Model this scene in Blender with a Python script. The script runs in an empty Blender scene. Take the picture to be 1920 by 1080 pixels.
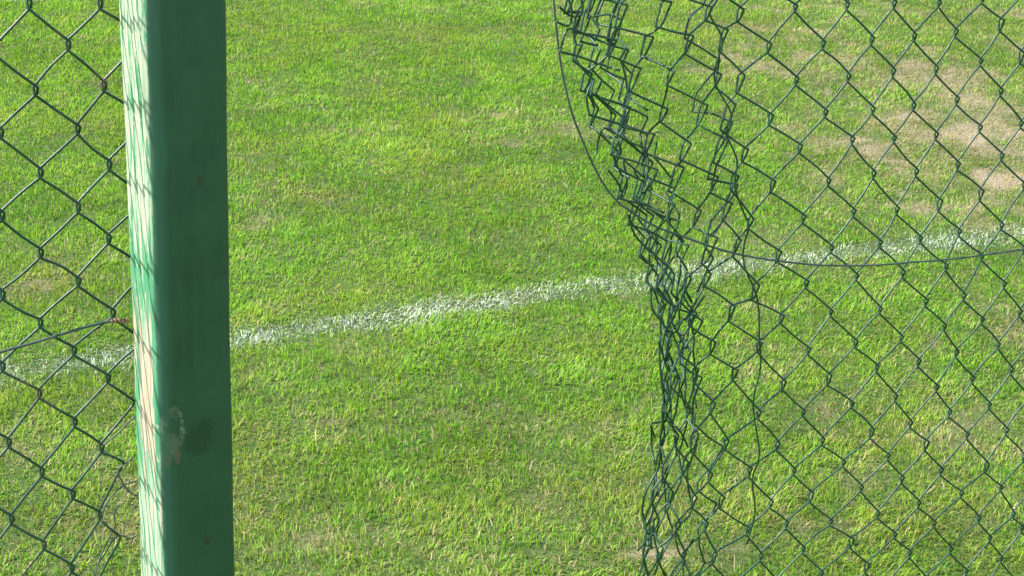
import bpy, math, random
import numpy as np
from mathutils import Vector, Matrix

random.seed(7); rng = np.random.default_rng(7)
S = bpy.context.scene
COL = S.collection

# ------------------------------------------------------------------ camera
F_PX, PITCH, ROLL, H = 3400.0, 23.0, 2.893, 1.60     # photo is 1920x1080
PHI = math.radians(30.25)                            # fence runs to the right and away
SUN_EL, SUN_K, SUN_E, SKY_E, EXPO = 45.0, 0.55, 5.0, 0.15, 1.22

cd = bpy.data.cameras.new('camera'); cam = bpy.data.objects.new('camera', cd); COL.objects.link(cam)
cd.sensor_width = 36.0; cd.lens = 36.0 * F_PX / 1920.0; cd.clip_start = 0.05; cd.clip_end = 2000
p_, r_ = math.radians(PITCH), math.radians(ROLL)
cF = np.array([0, math.cos(p_), -math.sin(p_)]); cR = np.array([1.0, 0, 0]); cU = np.cross(cR, cF)
cR, cU = cR * math.cos(r_) + cU * math.sin(r_), -cR * math.sin(r_) + cU * math.cos(r_)
C0 = np.array([0, 0, H])
cam.matrix_world = Matrix(((cR[0], cU[0], -cF[0], 0), (cR[1], cU[1], -cF[1], 0), (cR[2], cU[2], -cF[2], H), (0, 0, 0, 1)))
S.camera = cam

# ------------------------------------------------------------------ sky + sun
fl = np.array([-math.cos(PHI), -math.sin(PHI), 0]); fb = np.array([-math.sin(PHI), math.cos(PHI), 0])
sh = fl + SUN_K * fb; sh /= np.linalg.norm(sh)
sd = sh * math.cos(math.radians(SUN_EL)) + np.array([0, 0, math.sin(math.radians(SUN_EL))])
w = bpy.data.worlds.new('World'); S.world = w; w.use_nodes = True
nt = w.node_tree; bg = nt.nodes['Background']
sky = nt.nodes.new('ShaderNodeTexSky'); sky.sky_type = 'NISHITA'; sky.sun_disc = False
sky.sun_elevation = math.radians(SUN_EL); sky.sun_rotation = math.atan2(sd[0], sd[1])
nt.links.new(sky.outputs[0], bg.inputs[0]); bg.inputs[1].default_value = SKY_E
sl = bpy.data.lights.new('sun', 'SUN'); sun = bpy.data.objects.new('sun', sl); COL.objects.link(sun)
sl.energy = SUN_E; sl.angle = math.radians(0.5); sl.color = (1.0, 0.95, 0.86)
sun.rotation_euler = Vector(sd).to_track_quat('Z', 'Y').to_euler(); sun.location = (-4, 6, 6)
S.view_settings.view_transform = 'Standard'; S.view_settings.look = 'None'
S.view_settings.gamma = 1; S.view_settings.exposure = EXPO

# ------------------------------------------------------------------ geometry helpers
def ray(px, py):
    px = np.asarray(px, float); py = np.asarray(py, float)
    return (cF + ((px - 960) / F_PX)[..., None] * cR + ((540 - py) / F_PX)[..., None] * cU)
def on_ground(px, py, z=0.0):
    d = ray(px, py); t = (z - H) / d[..., 2]
    return C0 + d * t[..., None]
POST = np.array([-0.347, 1.611, 0.0]); PW = 0.0815     # front left edge of the post
MESH0 = POST + fb * (PW + 0.004)                     # a point of the plane of the netting
def on_fence(px, py, off=0.0):
    """point of the netting seen there, off metres towards the viewer's side"""
    d = ray(px, py); off = np.asarray(off, float)
    t = ((MESH0 - C0) @ fb - off) / (d @ fb)
    return C0 + d * t[..., None]

def link(name, me, mats, parent=None):
    o = bpy.data.objects.new(name, me); COL.objects.link(o)
    for m in (mats if isinstance(mats, (list, tuple)) else [mats]): me.materials.append(m)
    if parent: o.parent = parent
    return o
def tag(o, label=None, cat=None, group=None, kind=None):
    if label: o['label'] = label
    if cat: o['category'] = cat
    if group: o['group'] = group
    if kind: o['kind'] = kind
    return o

def raw_mesh(name, verts, loops, starts, totals, smooth=True):
    me = bpy.data.meshes.new(name)
    me.vertices.add(len(verts)); me.vertices.foreach_set('co', verts.astype(np.float32).ravel())
    me.loops.add(len(loops)); me.loops.foreach_set('vertex_index', loops.astype(np.int32).ravel())
    me.polygons.add(len(starts)); me.polygons.foreach_set('loop_start', starts.astype(np.int32))
    me.polygons.foreach_set('loop_total', totals.astype(np.int32))
    me.update(calc_edges=True)
    if smooth: me.shade_smooth()
    return me

def catmull(P, n=3):
    P = np.asarray(P, float); Q = np.vstack([2 * P[0] - P[1], P, 2 * P[-1] - P[-2]])
    out = []
    for i in range(1, len(Q) - 2):
        a, b, c, d = Q[i - 1], Q[i], Q[i + 1], Q[i + 2]
        for k in range(n):
            t = k / n
            out.append(0.5 * (2 * b + (c - a) * t + (2 * a - 5 * b + 4 * c - d) * t * t + (3 * b - 3 * c + d - a) * t ** 3))
    out.append(Q[-2]); return np.array(out)

class Tubes:
    def __init__(s): s.v = []; s.f = []; s.n = 0
    def add(s, P, r, sides=7, n=3):
        P = catmull(P, n) if n > 1 else np.asarray(P, float)
        T = np.gradient(P, axis=0); T /= np.linalg.norm(T, axis=1)[:, None] + 1e-12
        N = np.cross(T[0], [0.3, 0.9, 0.1]); N /= np.linalg.norm(N)
        rr = np.broadcast_to(r, (len(P),)); a = np.arange(sides) * 2 * math.pi / sides
        for i in range(len(P)):
            N = N - T[i] * (N @ T[i]); N /= np.linalg.norm(N) + 1e-12
            B = np.cross(T[i], N)
            s.v.append(P[i] + rr[i] * (np.cos(a)[:, None] * N + np.sin(a)[:, None] * B))
        m = len(P); b = s.n
        i, k = np.meshgrid(np.arange(m - 1), np.arange(sides), indexing='ij'); k2 = (k + 1) % sides
        s.f.append(np.stack([b + i * sides + k, b + i * sides + k2, b + (i + 1) * sides + k2, b + (i + 1) * sides + k], -1).reshape(-1, 4))
        s.n += m * sides
        for e, idx in ((0, 0), (m - 1, 1)):           # closed ends
            s.v.append(P[e][None]); c = s.n; s.n += 1
            kk = np.arange(sides); base = b + e * sides
            q = np.stack([base + kk, base + (kk + 1) % sides, np.full(sides, c), np.full(sides, c)], -1)
            s.f.append(q)
    def build(s, name, mat, parent=None):
        V = np.vstack(s.v); Fq = np.vstack(s.f)
        tri = Fq[:, 2] == Fq[:, 3]
        q = Fq[~tri]; t = Fq[tri][:, :3]
        loops = np.concatenate([q.ravel(), t.ravel()])
        tot = np.concatenate([np.full(len(q), 4), np.full(len(t), 3)])
        st = np.concatenate([[0], np.cumsum(tot)[:-1]])
        return link(name, raw_mesh(name, V, loops, st, tot), mat, parent)

# value noise
def vnoise(x, y, scale, seed):
    g = np.random.default_rng(seed).random((256, 256))
    x = x * scale + 77.3; y = y * scale + 31.7
    xi = np.floor(x).astype(int); yi = np.floor(y).astype(int); fx = x - xi; fy = y - yi
    fx = fx * fx * (3 - 2 * fx); fy = fy * fy * (3 - 2 * fy)
    G = lambda a, b: g[a % 256, b % 256]
    return (G(xi, yi) * (1 - fx) + G(xi + 1, yi) * fx) * (1 - fy) + (G(xi, yi + 1) * (1 - fx) + G(xi + 1, yi + 1) * fx) * fy
def fbm(x, y, scale, seed, o=4):
    s = 0; a = 1; t = 0
    for k in range(o): s = s + a * vnoise(x, y, scale * 2 ** k, seed + k); t += a; a *= 0.55
    return s / t
def sstep(a, b, x): t = np.clip((x - a) / (b - a), 0, 1); return t * t * (3 - 2 * t)

# ------------------------------------------------------------------ materials
class NT:
    def __init__(s, name):
        s.m = bpy.data.materials.new(name); s.m.use_nodes = True; s.t = s.m.node_tree
        s.b = s.t.nodes['Principled BSDF']; s.out = s.t.nodes['Material Output']
    def n(s, typ, props=None, **ins):
        nd = s.t.nodes.new('ShaderNode' + typ)
        for k, v in (props or {}).items(): setattr(nd, k, v)
        for k, v in ins.items():
            key = int(k[1:]) if k[0] == 'i' and k[1:].isdigit() else k.replace('_', ' ')
            s.set(nd.inputs[key], v)
        return nd
    def set(s, sock, v):
        if isinstance(v, bpy.types.NodeSocket): s.t.links.new(v, sock)
        elif isinstance(v, bpy.types.Node): s.t.links.new(v.outputs[0], sock)
        else: sock.default_value = v
    def math(s, op, a, b=0.0, c=0.0, clamp=False):
        return s.n('Math', dict(operation=op, use_clamp=clamp), i0=a, i1=b, i2=c).outputs[0]
    def mix(s, f, a, b, bt='MIX'):
        nd = s.n('Mix', dict(data_type='RGBA', blend_type=bt)); s.set(nd.inputs[0], f)
        for k, v in ((6, a), (7, b)): s.set(nd.inputs[k], (*v, 1) if isinstance(v, tuple) and len(v) == 3 else v)
        return nd.outputs[2]
    def rng(s, v, a, b, c=0.0, d=1.0):
        return s.n('MapRange', dict(clamp=True, interpolation_type='SMOOTHSTEP'), i0=v, i1=a, i2=b, i3=c, i4=d).outputs[0]
    def noise(s, vec, scale, detail=4, rough=0.55, dist=0.0):
        return s.n('TexNoise', None, Vector=vec, Scale=scale, Detail=detail, Roughness=rough, Distortion=dist).outputs[0]
    def scaled(s, vec, sc):
        return s.n('VectorMath', dict(operation='MULTIPLY'), i0=vec, i1=sc).outputs[0]
    def bump(s, h, st, dist):
        return s.n('Bump', None, Height=h, Strength=st, Distance=dist).outputs[0]

def grass_mat(name):
    g = NT(name); a = g.n('Attribute', dict(attribute_name='blade'))
    sep = g.n('SeparateXYZ', None, i0=a.outputs['Vector'])
    tone, dry, yel = sep.outputs
    r = g.n('ValToRGB', None, i0=tone); e = r.color_ramp.elements
    e[0].position = 0.0; e[0].color = (0.048, 0.158, 0.010, 1)
    e[1].position = 1.0; e[1].color = (0.300, 0.530, 0.060, 1)
    x = e.new(0.45); x.color = (0.150, 0.385, 0.014, 1)
    y = g.mix(g.math('MULTIPLY', yel, 0.75, clamp=True), r.outputs[0], (0.390, 0.400, 0.060))
    y = g.mix(g.math('MULTIPLY', yel, -0.75, clamp=True), y, (0.095, 0.300, 0.070))
    rd = g.n('ValToRGB', None, i0=tone); e = rd.color_ramp.elements
    e[0].color = (0.20, 0.135, 0.065, 1); e[1].color = (0.60, 0.47, 0.28, 1)
    c = g.mix(dry, y, rd.outputs[0])
    g.set(g.b.inputs['Base Color'], c); g.b.inputs['Roughness'].default_value = 0.48
    g.b.inputs['Specular IOR Level'].default_value = 0.10
    tr = g.n('BsdfTranslucent', None, Color=g.mix(0.35, c, (0.36, 0.50, 0.02)))
    mx = g.n('MixShader', None, i0=0.48, i1=g.b.outputs[0], i2=tr.outputs[0])
    g.set(g.out.inputs[0], mx.outputs[0]); return g.m

def paint_mat(name):
    g = NT(name); a = g.n('Attribute', dict(attribute_name='blade'))
    sep = g.n('SeparateXYZ', None, i0=a.outputs['Vector']); tone, pnt, _ = sep.outputs
    gr = g.mix(tone, (0.09, 0.19, 0.03), (0.25, 0.34, 0.08))
    wh = g.mix(tone, (0.44, 0.50, 0.36), (0.58, 0.62, 0.50))
    c = g.mix(pnt, gr, wh)
    g.set(g.b.inputs['Base Color'], c); g.b.inputs['Roughness'].default_value = 0.75
    tr = g.n('BsdfTranslucent', None, Color=c)
    mx = g.n('MixShader', None, i0=0.22, i1=g.b.outputs[0], i2=tr.outputs[0])
    g.set(g.out.inputs[0], mx.outputs[0]); return g.m

def soil_mat():
    g = NT('soil'); P = g.n('NewGeometry').outputs['Position']
    f = g.noise(P, 34, 6, 0.7); n2 = g.noise(P, 5, 3); n3 = g.noise(P, 160, 3, 0.7)
    a = g.mix(g.rng(f, 0.35, 0.68), (0.035, 0.080, 0.008), (0.100, 0.135, 0.026))
    at = g.n('Attribute', dict(attribute_name='bare')).outputs['Fac']
    sand = g.mix(g.rng(n3, 0.3, 0.7), (0.19, 0.145, 0.085), (0.38, 0.30, 0.195))
    c = g.mix(g.rng(at, 0.25, 0.8), a, sand)
    c = g.mix(g.rng(n2, 0.45, 0.7, 0, 0.3), c, (0.10, 0.13, 0.035))
    tf = g.n('Attribute', dict(attribute_name='turf')).outputs['Fac']
    c = g.mix(g.math('MULTIPLY', tf, 0.85), c, g.mix(g.rng(n3, 0.3, 0.7), (0.085, 0.20, 0.012), (0.20, 0.36, 0.035)))
    g.set(g.b.inputs['Base Color'], c); g.b.inputs['Roughness'].default_value = 0.95
    g.set(g.b.inputs['Normal'], g.bump(g.math('ADD', f, n3), 0.9, 0.01)); return g.m

def wire_mat(name, col, col2, rust, rough=0.38, coat=0.22):
    g = NT(name); P = g.n('NewGeometry').outputs['Position']
    n1 = g.noise(P, 38, 4, 0.6); n2 = g.noise(P, 240, 3, 0.7); n3 = g.noise(P, 11, 2)
    c = g.mix(g.rng(n1, 0.35, 0.65), col, col2)
    rc = g.mix(n2, (0.10, 0.045, 0.022), (0.26, 0.14, 0.09))
    rm = g.math('MULTIPLY', g.rng(n3, 0.72 - rust, 0.86 - rust), g.rng(n2, 0.42, 0.6))
    c = g.mix(rm, c, rc)
    g.set(g.b.inputs['Base Color'], c); g.set(g.b.inputs['Roughness'], g.rng(n2, 0.2, 0.8, rough - 0.08, rough + 0.2))
    g.b.inputs['Coat Weight'].default_value = coat; g.b.inputs['Coat Roughness'].default_value = 0.4; g.b.inputs['Specular IOR Level'].default_value = 0.32
    g.set(g.b.inputs['Normal'], g.bump(n2, 0.25, 0.0006)); return g.m

def post_mat():
    g = NT('flaking_green_paint'); P = g.n('TexCoord').outputs['Object']
    sp = g.n('SeparateXYZ', None, i0=P); X, Y, Z = sp.outputs
    zp = lambda py: float(post_z(py))
    grain = g.noise(g.scaled(P, (100, 95, 7.0)), 1.0, 6, 0.68)
    grain2 = g.noise(g.scaled(P, (240, 240, 7.0)), 1.0, 4, 0.6)
    big = g.noise(g.scaled(P, (60, 70, 16)), 1.0, 6, 0.68)
    fine = g.noise(P, 420, 3, 0.6); soft = g.noise(P, 16, 3)
    green = g.mix(g.rng(soft, 0.35, 0.65), (0.009, 0.048, 0.023), (0.014, 0.066, 0.032))
    green = g.mix(g.rng(grain, 0.35, 0.7, 0, 0.6), green, (0.020, 0.070, 0.037))
    brush = g.noise(g.scaled(P, (420, 420, 5)), 1.0, 3, 0.6)
    green = g.mix(g.rng(brush, 0.5, 0.75, 0, 0.3), green, (0.012, 0.062, 0.027))
    speck = g.noise(P, 520, 2, 0.5)
    green = g.mix(g.rng(speck, 0.70, 0.74, 0, 0.55), green, (0.09, 0.14, 0.095))
    # ---- weathered side (x small): faded above, green brightened as if sunlit in the middle, bare timber lower down
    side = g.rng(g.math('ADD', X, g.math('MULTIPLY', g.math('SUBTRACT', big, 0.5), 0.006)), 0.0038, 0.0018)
    def band(a, b, c, d):    # 1 between b and c (pixel rows of the photo, top to bottom)
        return g.math('MULTIPLY', g.rng(Z, zp(a), zp(b)), g.rng(Z, zp(d), zp(c)))
    wob = g.math('ADD', Z, g.math('MULTIPLY', g.math('SUBTRACT', grain, 0.5), 0.34))
    Zs, Z = Z, wob
    fade = band(-2000, -1500, 430, 500); wood = band(600, 640, 850, 930); low = band(860, 960, 3000, 3200)
    sunlit_green = g.mix(g.rng(grain, 0.3, 0.7), (0.035, 0.18, 0.090), (0.085, 0.28, 0.16))  # same green paint as the front, sunlight put into its colour
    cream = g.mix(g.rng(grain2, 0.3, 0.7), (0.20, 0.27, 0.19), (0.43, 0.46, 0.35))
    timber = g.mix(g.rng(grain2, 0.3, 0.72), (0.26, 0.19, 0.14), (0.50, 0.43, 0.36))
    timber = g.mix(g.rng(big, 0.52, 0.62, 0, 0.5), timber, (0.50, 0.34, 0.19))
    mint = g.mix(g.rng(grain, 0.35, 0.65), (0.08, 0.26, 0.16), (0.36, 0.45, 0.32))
    s = sunlit_green
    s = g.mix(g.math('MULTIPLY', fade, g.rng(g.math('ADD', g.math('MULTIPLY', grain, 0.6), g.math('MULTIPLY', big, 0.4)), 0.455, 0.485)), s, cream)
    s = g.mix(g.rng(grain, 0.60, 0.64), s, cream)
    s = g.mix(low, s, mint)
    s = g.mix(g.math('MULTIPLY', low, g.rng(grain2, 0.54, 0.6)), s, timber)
    yc = g.math('ADD', Y, g.math('MULTIPLY', g.math('SUBTRACT', big, 0.5), 0.035))
    core = g.math('MULTIPLY', g.rng(yc, 0.012, 0.016), g.rng(yc, 0.058, 0.052))
    back = g.math('MULTIPLY', g.rng(yc, 0.060, 0.064), band(600, 620, 720, 760))
    wm = g.math('MAXIMUM', g.math('MULTIPLY', wood, core), back)
    s = g.mix(g.math('MULTIPLY', wm, g.rng(g.math('ADD', g.math('MULTIPLY', grain2, 0.5), g.math('MULTIPLY', big, 0.5)), 0.40, 0.43)), s, timber)
    chips = g.noise(g.scaled(P, (130, 130, 60)), 1.0, 5, 0.7)
    s = g.mix(g.rng(chips, 0.60, 0.63), s, timber)
    s = g.mix(g.rng(chips, 0.36, 0.33, 0, 0.8), s, (0.030, 0.12, 0.065))
    s = g.mix(g.rng(grain2, 0.36, 0.30, 0, 0.55), s, (0.05, 0.09, 0.06))
    # ---- front: knot, stains, nail dents, painted light on the left corner
    Z = Zs
    cx, cz = 0.0155, zp(805)
    dx = g.math('DIVIDE', g.math('SUBTRACT', X, cx), 0.0105)
    dz = g.math('DIVIDE', g.math('SUBTRACT', Z, cz), 0.0215)
    rr = g.math('SQRT', g.math('ADD', g.math('MULTIPLY', dx, dx), g.math('MULTIPLY', dz, dz)))
    rr = g.math('ADD', rr, g.math('MULTIPLY', g.math('SUBTRACT', g.noise(P, 120, 5, 0.7), 0.5), 1.1))
    front = g.rng(Y, 0.012, 0.006)
    ring = g.math('MULTIPLY', g.math('MULTIPLY', g.rng(rr, 0.62, 0.78), g.rng(rr, 1.25, 1.08)), g.rng(g.noise(P, 170, 4, 0.7), 0.40, 0.62))
    inn = g.rng(rr, 0.9, 0.7)
    f = g.mix(g.math('MULTIPLY', inn, 0.6), green, (0.022, 0.056, 0.032))
    f = g.mix(g.math('MULTIPLY', ring, 0.85), f, (0.22, 0.21, 0.14))
    def blot(px, py, rx, rz, col, amt, k=0.9):
        nonlocal f
        q = on_post_front(px, py)
        a = g.math('DIVIDE', g.math('SUBTRACT', X, float(q[0])), rx); b = g.math('DIVIDE', g.math('SUBTRACT', Z, float(q[1])), rz)
        d = g.math('SQRT', g.math('ADD', g.math('MULTIPLY', a, a), g.math('MULTIPLY', b, b)))
        d = g.math('ADD', d, g.math('MULTIPLY', g.math('SUBTRACT', g.noise(P, 210, 3, 0.7), 0.5), k))
        f = g.mix(g.math('MULTIPLY', g.rng(d, 1.0, 0.6), amt), f, col)
    blot(372, 828, 0.018, 0.020, (0.006, 0.034, 0.016), 0.75, 1.3)
    blot(385, 800, 0.010, 0.012, (0.006, 0.034, 0.016), 0.7, 1.3)
    blot(325, 765, 0.012, 0.012, (0.013, 0.050, 0.026), 0.6)
    blot(328, 832, 0.009, 0.012, (0.06, 0.085, 0.05), 0.9)
    blot(321, 838, 0.009, 0.019, (0.13, 0.125, 0.08), 0.45, 1.6)
    blot(313, 865, 0.0048, 0.010, (0.125, 0.078, 0.050), 0.9)
    blot(333, 856, 0.0042, 0.010, (0.125, 0.078, 0.050), 0.9)
    blot(375, 341, 0.0030, 0.0062, (0.030, 0.024, 0.014), 0.95)
    blot(389, 1016, 0.0036, 0.0058, (0.03, 0.022, 0.015), 0.9)
    blot(415, 512, 0.011, 0.007, (0.010, 0.045, 0.020), 0.7)
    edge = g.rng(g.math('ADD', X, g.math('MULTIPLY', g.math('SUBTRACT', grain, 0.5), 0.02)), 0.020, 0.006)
    f = g.mix(g.math('MULTIPLY', edge, 0.6), f, (0.050, 0.135, 0.095))  # paler teal painted in for light caught by the rounded corner
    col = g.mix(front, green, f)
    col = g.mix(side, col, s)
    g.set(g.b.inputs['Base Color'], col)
    g.set(g.b.inputs['Roughness'], g.rng(fine, 0.3, 0.7, 0.42, 0.6))
    hgt = g.math('ADD', g.math('MULTIPLY', grain, 0.7), g.math('MULTIPLY', fine, 0.12))
    hgt = g.math('ADD', hgt, g.math('MULTIPLY', side, g.math('MULTIPLY', grain2, 1.2)))
    hgt = g.math('ADD', hgt, g.math('MULTIPLY', g.math('MULTIPLY', front, ring), 0.8))
    g.set(g.b.inputs['Normal'], g.bump(hgt, 0.35, 0.0012)); return g.m

def on_post_front(px, py):
    d = ray(px, py); n = fb; t = ((POST - C0) @ n) / (d @ n); q = C0 + d * t
    return (q - POST) @ (-fl), q[2]
def post_z(py): return on_post_front(330, py)[1]

# ------------------------------------------------------------------ ground fields
BARE = [  # px, py, rx, ry (pixels), strength : worn, dry places of the pitch
 (1860,245,100,50,.9),(1650,285,60,32,.95),(1870,325,80,36,.95),(1590,265,50,16,.95),(1740,250,70,18,.8),(1480,135,50,14,.85),(1700,120,60,16,.75),(1830,190,60,16,.8),(1500,120,60,22,.6),(1690,360,60,16,.7),(1790,145,70,22,.6),
 (1640,170,60,22,.6),(1700,215,60,18,.55),(1790,300,50,14,.65),(1450,18,60,10,.65),(1840,20,90,14,.6),(1250,310,50,18,.6),(1560,150,50,14,.5),
 (640,368,46,16,.6),(872,316,60,14,.35),(690,158,45,14,.7),(1000,255,60,30,.45),(930,215,50,14,.6),(830,392,50,10,.5),
 (1012,936,55,26,.85),(1010,884,45,16,.6),(1545,775,35,26,.65),(1785,795,55,30,.6),(1230,1045,70,30,.95),(700,1000,60,26,.5),
 (540,1065,60,22,.6),(1330,960,80,50,.5),(1390,900,60,40,.5),(1700,850,200,90,.32),(1880,600,120,110,.3),(1180,200,80,35,.5),
 (45,545,55,20,.6),(1110,640,22,9,.5),(460,980,40,30,.5),(190,860,60,60,.4),(120,1010,120,60,.4),(1480,700,90,60,.25),(1110,1060,60,20,.6),(640,900,180,30,.25)]
DRYL = [(1740,210,320,170,1.1),(1500,120,220,100,.75),(1640,10,460,60,.75),(1300,140,120,60,.35),(1700,840,240,190,.26),(1880,620,120,120,.28),(1350,950,190,120,.34),
 (760,1050,420,95,.36),(1010,920,90,60,.55),(1210,1040,110,70,.6),(120,1000,200,130,.35),(480,940,70,120,.45),(640,368,70,26,.5),(872,320,110,26,.4),(60,540,80,32,.5),(960,240,140,40,.35),(690,158,70,22,.45),(1540,775,60,40,.4)]
YEL = [(95,515,85,42,.8),(760,60,320,20,.5),(560,80,110,22,.5),(820,240,90,25,.5),(1130,920,90,50,.75),(1340,60,150,40,.4),(500,60,60,40,.4),
 (900,350,160,26,.4),(760,300,90,18,.4),(1550,260,90,40,.3),(480,890,80,120,.3),(1650,700,200,130,.3),(1000,430,200,30,.25),(250,450,80,30,.3)]
def blobs(lst, x, y):
    out = np.zeros_like(x)
    for px, py, rx, ry, s in lst:
        c = on_ground(px, py); a = on_ground(px + rx, py); b = on_ground(px, py - ry)
        ra = abs(a[0] - c[0]); rb = abs(b[1] - c[1])
        d = ((x - c[0]) / ra) ** 2 + ((y - c[1]) / rb) ** 2
        out = np.maximum(out, s * np.exp(-d))
    return out
def bare_field(x, y):
    n = 0.72 * fbm(x, y, 9, 11, 4) + 0.28 * fbm(x, y, 45, 12, 3)
    b = blobs(BARE, x, y)
    return np.clip(0.95 * sstep(0.20, 1.30, b * 1.05 + (n - 0.5) * 2.1 * (0.14 + b)) + 0.5 * sstep(0.62, 0.8, n), 0, 1)
def dry_field(x, y):
    n = fbm(x, y * 1.2, 7, 17, 4); n2 = vnoise(x, y, 26, 19)
    return np.clip(blobs(DRYL, x, y) * (0.15 + 1.25 * n + 0.45 * (n2 - 0.5)) + 0.42 * sstep(0.56, 0.76, n) + 0.30 * sstep(0.62, 0.85, n2) * sstep(0.4, 0.6, fbm(x, y, 3.5, 18, 3)), 0, 0.95)
def yel_field(x, y):
    n = fbm(x * 1.0, y * 1.3, 4.5, 31, 5)
    return np.clip(blobs(YEL, x, y) * (0.4 + 1.2 * n) + sstep(0.5, 0.76, n) * 0.6, 0, 1)

LINE = np.array([(-900, 815), (-400, 762), (0, 703), (245, 662), (450, 633), (600, 610), (700, 595), (830, 574), (980, 556), (1060, 540), (1200, 527),
                 (1330, 506), (1500, 487), (1600, 473), (1750, 455), (1900, 435), (2300, 385), (2900, 310)], float)
def line_amount(x, y, side_only=False):
    L = on_ground(LINE[:, 0], LINE[:, 1] + 4)[:, :2]
    best = np.full(x.shape, 9.0); along = np.zeros_like(x); acc = 0; pxx = np.zeros_like(x)
    for k, (a, b) in enumerate(zip(L[:-1], L[1:])):
        d = b - a; l = np.linalg.norm(d); d = d / l
        t = np.clip((x - a[0]) * d[0] + (y - a[1]) * d[1], 0, l)
        q = np.hypot(x - a[0] - d[0] * t, y - a[1] - d[1] * t)
        m = q < best; best = np.where(m, q, best); along = np.where(m, acc + t, along)
        pxx = np.where(m, LINE[k, 0] + (LINE[k + 1, 0] - LINE[k, 0]) * t / l, pxx); acc += l
    half = 0.056 + 0.014 * (vnoise(along, along * 0, 5, 90) - 0.5) * 2 + 0.024 * (fbm(x, y, 22, 60, 3) - 0.5) * 2
    core = 1 - sstep(half * 0.2, half * 1.75, best)
    # how worn the paint is along the line
    wear = np.interp(pxx, [-400, 0, 200, 430, 700, 850, 1000, 1070, 1200, 1350, 1500, 1900, 2400], [.85, .84, .84, .90, .90, 1.0, .96, .76, .76, .86, .94, .86, .8])
    fade = wear * (0.45 + 1.0 * fbm(x, y, 14, 70, 4))
    return core * np.clip(fade, 0.15, 1)
# second, far line of which only the near edge shows at the top left
FAR = np.array([(-900, 40), (-300, 14), (0, -4), (120, -10), (400, -26), (900, -55)], float)
def far_amount(x, y):
    L = on_ground(FAR[:, 0], FAR[:, 1])[:, :2]; best = np.full(x.shape, 9.0)
    for a, b in zip(L[:-1], L[1:]):
        d = b - a; l = np.linalg.norm(d); d = d / l
        t = np.clip((x - a[0]) * d[0] + (y - a[1]) * d[1], 0, l)
        best = np.minimum(best, np.hypot(x - a[0] - d[0] * t, y - a[1] - d[1] * t))
    return (1 - sstep(0.05, 0.085, best + 0.03 * (fbm(x, y, 14, 5, 3) - 0.5))) * 0.95

# ------------------------------------------------------------------ ground sheet
def build_ground():
    def axis(lo, hi, d, far):
        c = np.arange(lo, hi + 1e-6, d); g = np.geomspace(0.3, far, 14)
        return np.concatenate([lo - g[::-1], c, hi + g])
    xs = axis(-3.6, 4.0, 0.035, 300); ys = axis(1.6, 9.0, 0.035, 600)
    X, Y = np.meshgrid(xs, ys, indexing='ij')
    Z = 0.014 * (fbm(X, Y, 2.5, 41, 3) - 0.5) * (np.hypot(X, Y) < 12)
    V = np.stack([X, Y, Z], -1).reshape(-1, 3); ny = len(ys)
    i, j = np.meshgrid(np.arange(len(xs) - 1), np.arange(ny - 1), indexing='ij')
    a = i * ny + j; q = np.stack([a, a + ny, a + ny + 1, a + 1], -1).reshape(-1, 4)
    me = raw_mesh('ground', V, q.ravel(), np.arange(len(q)) * 4, np.full(len(q), 4))
    at = me.attributes.new('bare', 'FLOAT', 'POINT'); at.data.foreach_set('value', np.maximum(bare_field(X, Y), 0.62 * dry_field(X, Y)).ravel().astype(np.float32))
    wf = 0.29 * np.hypot(Y, 1.6) + 1.05; ins = sstep(0.1, -0.25, np.abs(X) - wf) * sstep(1.9, 2.2, Y) * sstep(8.8, 8.4, Y)
    at = me.attributes.new('turf', 'FLOAT', 'POINT'); at.data.foreach_set('value', (1 - ins).ravel().astype(np.float32))
    tag(link('ground', me, soil_mat()), 'brown soil and thatch of the football pitch under the grass', None, None, 'structure')
build_ground()

# ------------------------------------------------------------------ grass blades
def blades(x, y, L, wd, lean, az, z0=0.0):
    n = len(x); root = np.stack([x, y, np.full(n, z0) + 0.014 * (fbm(x, y, 2.5, 41, 3) - 0.5) - 0.002], -1)
    d = np.stack([np.cos(az), np.sin(az), np.zeros(n)], -1)
    tw = az + math.pi / 2 + rng.normal(0, 0.6, n); s = np.stack([np.cos(tw), np.sin(tw), np.zeros(n)], -1)
    up = np.array([0, 0, 1.0])
    l1 = lean * 0.55; l2 = lean * 1.25
    m = root + (L * 0.55)[:, None] * (d * np.sin(l1)[:, None] + up * np.cos(l1)[:, None])
    t = m + (L * 0.45)[:, None] * (d * np.sin(l2)[:, None] + up * np.cos(l2)[:, None])
    t[:, 2] = np.maximum(t[:, 2], 0.002); h = wd[:, None] * 0.5
    V = np.stack([root - s * h, root + s * h, m - s * h * 0.85, m + s * h * 0.85, t], 1).reshape(-1, 3)
    b = np.arange(n)[:, None] * 5
    loops = np.concatenate([b + [0, 1, 3, 2], b + [2, 3, 4]], 1).ravel()
    st = (np.arange(n)[:, None] * 7 + [0, 4]).ravel(); tot = np.tile([4, 3], n)
    return V, loops, st, tot

def field(N, x0, x1fn, y0, y1):
    y = rng.random(N * 2) * (y1 - y0) + y0; wid = x1fn(y); x = (rng.random(N * 2) * 2 - 1) * x1fn(np.full(1, y1))[0]
    k = np.abs(x) < wid; return x[k][:N], y[k][:N]

def emit(name, x, y, mat, label, cat, kind, attrs, L, wd, lean, az):
    V, lo, st, tot = blades(x, y, L, wd, lean, az)
    me = raw_mesh(name, V, lo, st, tot)
    at = me.attributes.new('blade', 'FLOAT_VECTOR', 'POINT')
    at.data.foreach_set('vector', np.repeat(np.stack(attrs, -1), 5, axis=0).astype(np.float32).ravel())
    return tag(link(name, me, mat), label, cat, None, kind)

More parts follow.
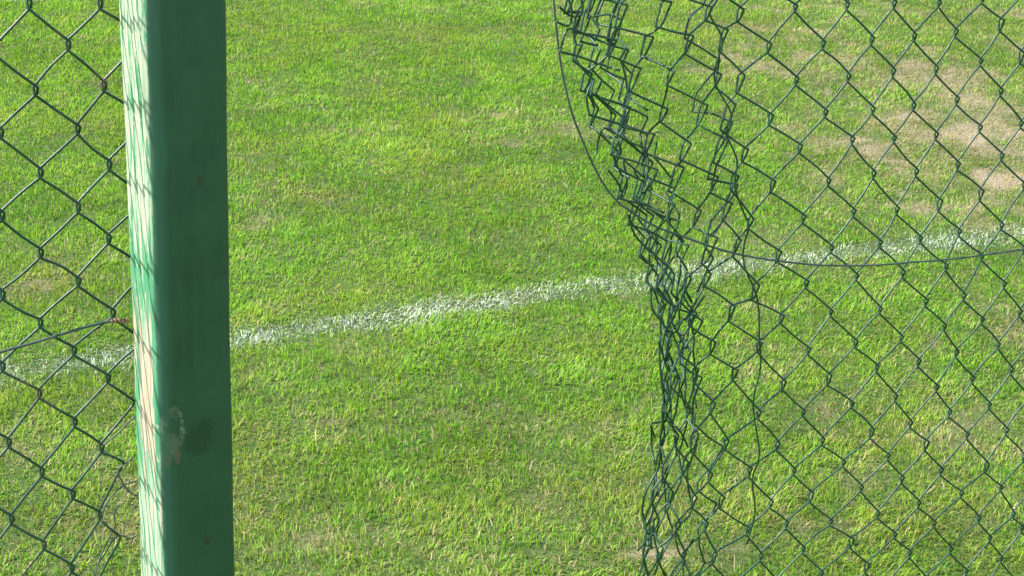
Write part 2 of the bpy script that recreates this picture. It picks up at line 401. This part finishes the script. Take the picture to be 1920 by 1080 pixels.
def build_grass():
    wfn = lambda yy: 0.29 * np.hypot(yy, 1.6) + 1.05
    y0, y1 = 2.1, 8.6
    area = np.trapezoid(wfn(np.linspace(y0, y1, 50)) * 2, np.linspace(y0, y1, 50)) if hasattr(np, 'trapezoid') else np.trapz(wfn(np.linspace(y0, y1, 50)) * 2, np.linspace(y0, y1, 50))
    x, y = field(int(area * 58000), 0, wfn, y0, y1)
    # thin out with distance a little
    k = rng.random(len(x)) < np.clip(1.1 - 0.12 * (y - 2), 0.5, 1); x, y = x[k], y[k]
    # sparse, coarser surround for the ground outside the picture
    xo = rng.uniform(-8, 8, 520000); yo = rng.uniform(0.3, 15, 520000); k = ~((np.abs(xo) < wfn(yo)) & (yo > y0) & (yo < y1)); xo, yo = xo[k], yo[k]
    nin = len(x); x = np.concatenate([x, xo]); y = np.concatenate([y, yo])
    outer = np.arange(len(x)) >= nin
    bare = bare_field(x, y); dmix = dry_field(x, y); yel = yel_field(x, y); cl = fbm(x, y, 38, 3, 3); cl2 = fbm(x, y, 13, 8, 3)
    keep = rng.random(len(x)) < (1 - 0.55 * bare) * (1 - 0.45 * dmix) * (0.5 + 0.8 * cl)
    x, y, bare, dmix, yel, cl, cl2, outer = [a[keep] for a in (x, y, bare, dmix, yel, cl, cl2, outer)]
    n = len(x)
    L = (0.008 + 0.013 * rng.random(n)) * (0.55 + 0.9 * cl2) * (1 - 0.35 * bare)
    near = sstep(3.6, 2.7, y); L *= 1 + 0.12 * near
    wd = rng.uniform(0.0013, 0.0026, n) * np.where(outer, 3.0, 1) * (1 + 0.12 * np.clip(y - 3, 0, 5)); L *= np.where(outer, 1.25, 1)
    ang = fbm(x, y, 6, 23, 2) * 9; az = ang + rng.normal(0, 1.3, n); lean = np.clip(np.abs(rng.normal(0.75, 0.45, n)), 0, 1.35)
    dryp = 0.035 + 0.80 * np.sqrt(bare) * (0.4 + 0.6 * bare) + 0.78 * dmix + 0.11 * near + 0.08 * sstep(0.52, 0.7, fbm(x, y, 7, 50, 3))
    dry = (rng.random(n) < dryp).astype(float) * rng.uniform(0.55, 1.0, n)
    flat = (rng.random(n) < 0.35 * dry); lean = np.where(flat, rng.uniform(1.2, 1.5, n), lean)
    tone = np.clip(0.45 + rng.normal(0, 0.36, n) + (cl - 0.5) * 0.9 + (cl2 - 0.5) * 0.5 + (fbm(x, y * 1.4, 3.0, 77, 4) - 0.5) * 1.1 + 0.04, 0, 1)
    ye = np.clip(yel * rng.uniform(0.3, 1.3, n) + (rng.random(n) < 0.11) * 0.75 + 0.25 * near * sstep(0.45, 0.65, cl2), 0, 1)
    ye = np.where(rng.random(n) < 0.20, -rng.random(n), ye)          # some blades are blue green
    la = line_amount(x, y); fa = far_amount(x, y)
    pick = rng.random(n) < np.maximum(la * 0.92, fa)
    g = ~pick
    emit('grass', x[g], y[g], grass_mat('grass_blades'), 'short sunlit green turf with yellow and dry brown patches', 'grass', 'stuff',
         (tone[g], dry[g], ye[g]), L[g], wd[g], lean[g], az[g])
    pm = paint_mat('painted_blades')
    def painted(sel, label):
        m = sel.sum(); am = np.maximum(la, fa)[sel]
        pnt = np.clip(rng.normal(0.30 + 0.55 * am, 0.17, m), 0, 1)
        emit('pitch_line', x[sel], y[sel], pm, label, None, 'structure', (tone[sel], pnt, pnt), L[sel] * 0.9, wd[sel] * 1.0, np.where(rng.random(m) < 0.4, 1.25, lean[sel]), az[sel])
    painted(pick & (fa < 0.05), 'white painted boundary line crossing the grass')
    painted(pick & (fa >= 0.05), 'pale far line at the top left edge of the picture')
    # loose dead stalks lying on the turf
    m = 3800; sx, sy = field(m, 0, wfn, y0, y1); m = len(sx); b = bare_field(sx, sy)
    k = rng.random(m) < 0.18 + 0.8 * b + 0.25 * sstep(3.8, 2.8, sy); sx, sy = sx[k], sy[k]; m = len(sx)
    o = emit('dead_grass_stalks', sx, sy, bpy.data.materials['grass_blades'], 'loose straw coloured dead stalks lying across the turf', 'dead grass', 'stuff',
         (rng.uniform(0.4, 1, m), np.ones(m), np.zeros(m)), rng.uniform(0.015, 0.042, m), rng.uniform(0.0014, 0.0022, m), rng.uniform(1.1, 1.3, m), rng.uniform(0, 6.28, m))
    o.location.z = 0.009
build_grass()

# ------------------------------------------------------------------ post
def build_post():
    import bmesh
    bm = bmesh.new(); r = 0.0115; n = 7; pts = []
    for cx, cy, a0 in ((PW - r, PW - r, 0), (r, PW - r, 90), (r, r, 180), (PW - r, r, 270)):
        for k in range(n + 1):
            a = math.radians(a0 + 90 * k / n); pts.append((cx + r * math.cos(a), cy + r * math.sin(a)))
    zs = np.linspace(-0.3, 2.1, 97); rows = []
    for z in zs:
        wv = 0.0007 * math.sin(z * 9) + 0.0004 * math.sin(z * 31 + 1)
        rows.append([bm.verts.new((x + wv * (1 if x < PW / 2 else -0.4), y + wv * 0.5, z)) for x, y in pts])
    m = len(pts)
    for a, b in zip(rows[:-1], rows[1:]):
        for k in range(m): bm.faces.new((a[k], a[(k + 1) % m], b[(k + 1) % m], b[k]))
    c = bm.verts.new((PW / 2, PW / 2, 2.125))
    for k in range(m): bm.faces.new((rows[-1][k], rows[-1][(k + 1) % m], c))
    bm.faces.new(rows[0][::-1])
    me = bpy.data.meshes.new('fence_post'); bm.to_mesh(me); bm.free(); me.shade_smooth()
    o = link('fence_post', me, post_mat()); o.location = POST; o.rotation_euler.z = PHI
    tag(o, 'square timber post painted dark green with flaking sunlit side', 'post')
build_post()

# ------------------------------------------------------------------ netting
def tps(ctrl, lam=0.0):
    K = np.array(list(ctrl.keys()), float); V = np.array(list(ctrl.values()), float)
    def U(d2): return np.where(d2 > 0, d2 * np.log(np.maximum(d2, 1e-12)) * 0.5, 0)
    n = len(K); d2 = ((K[:, None] - K[None]) ** 2).sum(-1)
    A = np.zeros((n + 3, n + 3)); A[:n, :n] = U(d2) + lam * np.eye(n)
    A[:n, n] = 1; A[:n, n + 1:] = K; A[n, :n] = 1; A[n + 1:, :n] = K.T
    W = np.linalg.solve(A, np.vstack([V, np.zeros((3, V.shape[1]))]))
    def f(u, r):
        q = np.array([u, r], float); w = U(((K - q) ** 2).sum(-1))
        return w @ W[:n] + W[n] + q @ W[n + 1:]
    return f

fn = -fb           # towards the viewer's side of the netting
def netting(tb, J, ps, rows, rad, loop, crumple=None, slack=0.0007, skip=None):
    """tb: Tubes; J(u, r) -> world point of a joint; each picket is one zigzag wire"""
    for p in ps:
        run = []
        for r in rows:
            u = p if (p + r) % 2 == 0 else p + 1
            right = 1.0 if u == p + 1 else -1.0
            c = J(u, r)
            if c is None or (skip and skip(p, r)):
                if len(run) > 4: tb.add(run, rad)
                run = []; continue
            v, dl, tl = loop(u, r)
            hx = -fl * right
            a, b = (0.0019, -0.0019) if right > 0 else (-0.0019, 0.0019)     # the strand in front swaps at each bend
            up = np.array([0, 0, 1.0]); ax = up - fl * tl
            A, B = c + hx * dl + ax * v + fn * a, c + hx * dl - ax * v + fn * b
            run += [A, A + (B - A) * 0.25 + hx * 0.0004, A + (B - A) * 0.75 + hx * 0.0004, B]
            # the strand down to the next joint, nearly straight
            r2 = r + 1; u2 = p if (p + r2) % 2 == 0 else p + 1; c2 = J(u2, r2)
            if c2 is not None:
                v2, d2, t2 = loop(u2, r2); e = c2 - hx * d2 + (up - fl * t2) * v2 + fn * b
                sg = rng.normal(0, slack, 3)
                run += [B + (e - B) * 0.07, B + (e - B) * 0.5 + sg, B + (e - B) * 0.93]
        if len(run) > 4: tb.add(run, rad)

wire_g = wire_mat('green_coated_wire', (0.007, 0.031, 0.015), (0.020, 0.066, 0.035), 0.05)
wire_r = wire_mat('green_coated_wire_rusting', (0.008, 0.031, 0.015), (0.022, 0.064, 0.036), 0.12)
wire_t = wire_mat('dull_tension_wire', (0.045, 0.070, 0.056), (0.09, 0.11, 0.095), 0.0, 0.5, 0.0)
wire_o = wire_mat('rusty_wire', (0.16, 0.075, 0.04), (0.28, 0.15, 0.09), 0.3, 0.7, 0.0)

def fence_empty(px, label, group):
    q = on_fence(px, 540); e = bpy.data.objects.new('chain_link_fence', None); COL.objects.link(e)
    e.location = (q[0], q[1], 0); e.empty_display_size = 0.1
    tag(e, label, 'fence', group); return e
def adopt(o, e): o.parent = e; o.matrix_parent_inverse = Matrix.Translation(-Vector(e.location))

# --- left panel, stretched tight behind the post
LJ = {(0,0):(55,8),(2,0):(188,8),(-1,1):(-8,95),(1,1):(128,85),(0,2):(67,170),(2,2):(195,162),(-1,3):(2,250),(1,3):(146,243),
 (0,4):(76,325),(2,4):(205,310),(-1,5):(4,405),(1,5):(147,390),(0,6):(77,475),(2,6):(204,448),(-1,7):(5,553),(1,7):(147,528),
 (0,8):(76,606),(2,8):(212,588),(-1,9):(5,688),(1,9):(139,658),(0,10):(74,738),(2,10):(203,710),(-1,11):(17,830),(1,11):(141,792),
 (0,12):(79,885),(2,12):(191,840),(-1,13):(22,974),(1,13):(137,927),(3,13):(227,870),(0,14):(83,1022),(2,14):(188,966),(1,15):(135,1065),
 (3,1):(262,72),(3,5):(272,372),(3,9):(262,640),(3,15):(222,1010)}
for k in (-4, -8): 
    LJ[(k,0)] = (55+k*66, 8-k*3); LJ[(k,8)] = (76+k*67, 606-k*8); LJ[(k,14)] = (83+k*64, 1022-k*14)
for r in (-6, -10): LJ[(0,r)] = (55+r*3, 8+r*78); LJ[(2,r)] = (188+r*3, 8+r*78)
for r in (20, 26): LJ[(0,r)] = (105, 1022+(r-14)*70); LJ[(2,r)] = (205, 966+(r-14)*70)
fL = tps(LJ); memo = {}
def JL(u, r):
    if u < -5:                                       # the panel simply goes on beyond the frame
        n = (-4 - u) // 2; c = JL(u + 2 * n, r)
        return None if c is None else c + fl * 0.0668 * n + np.array([0, 0, 0.0012 * n])
    if (u, r) not in memo:
        px = fL(u, r); q = on_fence(px[0], px[1], rng.normal(0, 0.002))
        memo[(u, r)] = q if 0.0 < q[2] < 2.05 else None
    return memo[(u, r)]
EL = fence_empty(100, 'green chain-link netting pulled tight to the left side of the post', 'chain-link panels on either side of the gap')
tb = Tubes(); netting(tb, JL, range(-34, 3), range(-10, 27), 0.00144, lambda u, r: (0.0038, 0.0013, 0.0), slack=0.0008)
adopt(tb.build('wire_mesh', wire_r), EL)
tb = Tubes(); tb.add(on_fence([-1900,-700,-300,-60,0,65,130,180,212,232], [1120,830,725,680,660,642,622,608,602,600], [0.006]*10), 0.0015)
adopt(tb.build('tension_wire', wire_t), EL)
t = np.linspace(0, 1, 26); cx = 208 + 34 * t; cy = 602.5 - 1.0 * t
P = on_fence(cx, cy, 0.006); P = P + np.outer(np.cos(t * 30), [0, 0, 1]) * 0.0022 + np.outer(np.sin(t * 30), fn) * 0.0022
tb = Tubes(); tb.add(P, 0.0010); o = tb.build('wire_twist', wire_o); o['label'] = 'rusty brown twisted wire end'; adopt(o, EL)
tb = Tubes()
for pl in ([(252,855),(236,868),(222,882),(228,902),(240,920),(256,930)], [(190,985),(196,950),(214,925),(236,908),(256,902)],
           [(176,1085),(190,1040),(206,1005),(216,985),(214,965),(222,948)], [(258,1002),(244,1010),(228,1004),(212,1012),(196,1040),(180,1060)],
           [(254,780),(240,792),(222,812),(204,826),(192,836)]):
    a = np.array(pl, float); tb = Tubes(); tb.add(on_fence(a[:, 0], a[:, 1], 0.004 + rng.normal(0, 0.002, len(a))), 0.0009)
    adopt(tb.build('loose_wire', wire_t), EL)

# --- right panel, torn from the post and crushed together along its edge
R7 = lambda L: [(1440 + a / 2, b / 2) for a, b in L]
R8 = lambda L: [(1440 + a / 2, 540 + b / 2) for a, b in L]
rows7 = {0:(0,[(100,30),(297,25),(472,20),(640,15),(803,0)]),1:(-1,[(3,180),(205,170),(388,155),(548,140),(705,125),(873,95)]),
 2:(0,[(107,305),(303,290),(468,275),(628,262),(795,235),(950,215)]),3:(-1,[(5,450),(212,425),(392,415),(545,395),(707,380),(873,350)]),
 4:(0,[(120,560),(315,530),(473,525),(632,510),(795,485),(948,465)]),5:(-1,[(18,695),(228,685),(395,660),(555,645),(713,625),(875,590)]),
 6:(0,[(132,820),(320,800),(483,790),(640,770),(793,730),(957,700)]),7:(-1,[(35,960),(238,935),(418,915),(570,895),(717,875),(877,850)]),
 8:(0,[(142,1065),(333,1040),(505,1030),(668,1005),(803,970),(957,940)])}
rows8 = {9:(-1,[(52,115),(235,95),(422,85),(592,55),(735,35),(883,-8)]),10:(0,[(150,240),(328,210),(500,190),(665,150),(803,125),(945,95)]),
 11:(-1,[(55,365),(228,345),(408,305),(565,280),(708,245),(862,215)]),12:(0,[(132,470),(315,440),(477,410),(630,375),(768,345),(912,310)]),
 13:(-1,[(35,595),(203,575),(388,545),(537,510),(680,470),(830,445)]),14:(0,[(100,690),(283,660),(450,630),(592,590),(747,555),(895,540)]),
 15:(-1,[(12,810),(160,785),(348,755),(503,720),(650,690),(818,670),(957,640)]),16:(0,[(70,890),(237,880),(413,850),(568,810),(725,775),(875,755)]),
 17:(1,[(132,985),(308,955),(475,930),(622,890),(787,870),(920,850)]),18:(4,[(370,1050),(533,1000),(685,985),(833,940),(950,905)])}
RJ = {}
for d, fn_ in ((rows7, R7), (rows8, R8)):
    for r, (u0, L) in d.items():
        for i, q in enumerate(fn_(L)): RJ[(u0 + 2 * i, r)] = q
RJ.update({(-2,0):(1385,27),(-4,0):(1326,25),(-6,0):(1237,27),(-8,0):(1162,27),(-3,1):(1355,75),(-5,1):(1292,90),(-7,1):(1210,88),(-9,1):(1145,88),
 (-2,2):(1387,157),(-4,2):(1342,150),(-6,2):(1259,150),(-8,2):(1190,150),(-3,3):(1362,217),(-5,3):(1312,215),(-7,3):(1237,217),(-9,3):(1172,210),
 (-2,4):(1396,290),(-4,4):(1350,285),(-6,4):(1281,285),(-8,4):(1217,272),(-3,5):(1376,342),(-5,5):(1332,345),(-7,5):(1267,332),(-9,5):(1222,327),
 (-2,6):(1405,417),(-4,6):(1360,400),(-6,6):(1307,407),(-8,6):(1250,390),(-3,7):(1380,465),(-5,7):(1330,470),(-7,7):(1275,460),
 (-2,8):(1415,548),(-4,8):(1327,525),(-6,8):(1290,535),(-3,9):(1371,588),(-5,9):(1292,602),(-2,10):(1424,650),(-4,10):(1335,650),(-6,10):(1272,655),
 (-3,11):(1377,702),(-5,11):(1305,700),(-2,12):(1422,777),(-4,12):(1335,765),(-6,12):(1287,775),(-3,13):(1362,835),(-5,13):(1302,830),
 (-2,14):(1407,885),(-4,14):(1332,895),(-6,14):(1285,880),(-3,15):(1352,940),(-2,16):(1400,995),(-4,16):(1320,985),(-6,16):(1270,990),(-3,17):(1337,1050),(-1,17):(1427,1045)})
edge = {-6:(1062,-290),-2:(1072,-60),0:(1080,42),2:(1104,150),4:(1150,278),6:(1188,402),8:(1220,512),10:(1238,640),12:(1243,768),14:(1230,880),16:(1210,985),18:(1204,1085),24:(1200,1420)}
for r, (x, y) in edge.items():
    RJ[(-10, r)] = (x, y)
    q = 1.0 if r < 8 else 0.8; RJ[(-13, r)] = (x + 40 * q, y + 16); RJ[(-16, r)] = (x + 84 * q, y + 10); RJ[(-19, r)] = (x + 52 * q, y + 34); RJ[(-22, r)] = (x + 14, y - 4)
A = np.array([[1, u, r] for (u, r) in RJ if u > 0]); B = np.array([RJ[k] for k in RJ if k[0] > 0]); CO = np.linalg.lstsq(A, B, rcond=None)[0]
for k in ((0,-8),(6,-8),(12,-8),(18,-8),(18,0),(18,8),(18,16),(18,26),(12,26),(6,26),(24,8),(24,-8),(24,26),(0,26)): RJ[k] = tuple(np.array([1, *k]) @ CO)
fR = tps(RJ); memoR = {}
def JR(u, r):
    if u > 19:
        n = (u - 18) // 2; c = JR(u - 2 * n, r)
        return None if c is None else c - fl * 0.058 * n
    if (u, r) not in memoR:
        px = np.array(fR(u, r)); k = float(sstep(-2.5, -6, u)); lo = 0.4 + 0.6 * float(sstep(11, 6, r)); px = px + rng.normal(0, 1, 2) * (0.8 + np.array([3.0, 3.5]) * k * lo)
        off = 0.012 * math.sin(u * 0.45 + r * 0.3) + k * (rng.normal(0, 0.011 * lo) + 0.016 * math.sin(r * 0.9 + u * 2.1))
        if u < -10: off -= 0.010 + 0.005 * (-10 - u)
        q = on_fence(px[0], px[1], off)
        memoR[(u, r)] = q if 0.0 < q[2] < 2.05 else None
    return memoR[(u, r)]
def loopR(u, r):
    k = float(sstep(-2.5, -6, u)); h = math.sin(u * 12.9 + r * 78.2) * 43758.5; h -= math.floor(h)
    g = h * 7.3 - math.floor(h * 7.3); k2 = float(sstep(0.5, -3.5, u)) * (0.45 + 0.55 * float(sstep(11, 7, r)))
    return (0.0036 + 0.0012 * h + k2 * (0.0025 + 0.0060 * g) + (0.002 if h > 0.9 else 0), 0.0012 + 0.0004 * h + (0.0009 if h > 0.9 else 0) + k2 * 0.0030 * h, 0.30 * k2)
ER = fence_empty(1400, 'torn green chain-link netting crushed along its loose edge, right of the gap', 'chain-link panels on either side of the gap')
gaps = {(-16, 3), (-15, 9), (-14, 6), (-16, 12), (-12, 15), (-13, 1), (-11, 10)}
tb = Tubes(); netting(tb, JR, range(-22, 38), range(-8, 27), 0.00136, loopR, slack=0.0007, skip=lambda p, r: (p, r) in gaps or (p < -15 and r > 9 + (p % 3)) or (p in (-20, -17, -15)))
for p0, dx, dy, ra, rb in ((-5, 14, -26, -3, 9), (-6, 20, 36, 8, 25), (-4, -12, 28, 12, 24)):   # strands folded over the netting behind
    def JF(u, r, dx=dx, dy=dy):
        c = JR(u, r)
        if c is None: return None
        h1 = math.sin(u * 5.1 + r * 3.7) * 0.006
        return c - fl * dx / 1720 - np.array([0, 0, dy / 1720]) - fn * 0.012 + np.array([h1, 0, h1 * 0.7])
    netting(tb, JF, [p0], range(ra, rb), 0.00135, loopR, slack=0.0015)
adopt(tb.build('wire_mesh', wire_g), ER)
a = np.array([(1030,-420),(1033,-200),(1036,-80),(1038,0),(1045,70),(1053,130),(1072,210),(1095,270),(1120,325),(1150,370),(1185,398),(1230,425),(1290,447),(1350,468),(1400,480),
 (1450,488),(1500,494),(1560,498),(1640,497),(1720,491),(1800,484),(1880,473),(1960,462),(2200,432),(2500,400),(3200,330)], float)
tb = Tubes(); tb.add(on_fence(a[:, 0], a[:, 1], 0.010), 0.00135); o = tb.build('tension_wire', wire_t)
o['label'] = 'slack grey tension wire curving across the netting'; adopt(o, ER)
tb = Tubes()
a = np.array([(1345,-40),(1345,0),(1330,25),(1355,75),(1340,130),(1345,165),(1372,215),(1362,250),(1382,300),(1378,350),(1395,400),(1404,425),(1395,460),(1396,500),(1420,560),(1424,640),(1426,690),(1412,760),(1424,850),(1410,900),(1416,960),(1400,1020)], float)
tb.add(on_fence(a[:, 0], a[:, 1], 0.008 + rng.normal(0, 0.002, len(a))), 0.0012)
o = tb.build('loose_wire', wire_g); o['label'] = 'single bent wire hanging down through the netting'; adopt(o, ER)
tb = Tubes()
for pl in ([(1050,97),(1064,55),(1092,62),(1128,78),(1150,82)], [(1052,98),(1086,106),(1130,122),(1162,132)], [(1104,213),(1100,180),(1112,150)], [(1102,214),(1140,226),(1180,238),(1215,252)],
           [(1042,40),(1066,48),(1072,20),(1060,-20)], [(1048,12),(1070,30),(1092,24),(1088,-20)], [(1118,290),(1122,262),(1132,240),(1150,250)], [(1140,318),(1160,345),(1168,368),(1176,340),(1168,300)],
           [(1178,402),(1190,440),(1215,468),(1222,480)], [(1221,540),(1222,575),(1236,598),(1262,625),(1280,600)], [(1236,640),(1238,690),(1243,730),(1247,765),(1240,790),(1220,795),(1228,820)],
           [(1247,770),(1258,790),(1276,810),(1290,838)], [(1222,800),(1222,840),(1228,870)], [(1234,880),(1212,920),(1204,960),(1214,1000),(1232,1004)], [(1206,962),(1212,1010),(1196,1032)],
           [(1300,1010),(1280,1050),(1285,1100)], [(1320,555),(1296,590),(1272,605),(1255,630),(1248,680)], [(1285,545),(1300,575),(1285,600)], [(1255,905),(1232,945),(1218,980),(1222,1030)]):
    a = np.array(pl, float); tb = Tubes(); tb.add(on_fence(a[:, 0], a[:, 1], 0.004 + rng.normal(0, 0.008, len(a))), 0.0014)
    adopt(tb.build('cut_wire', wire_g), ER)
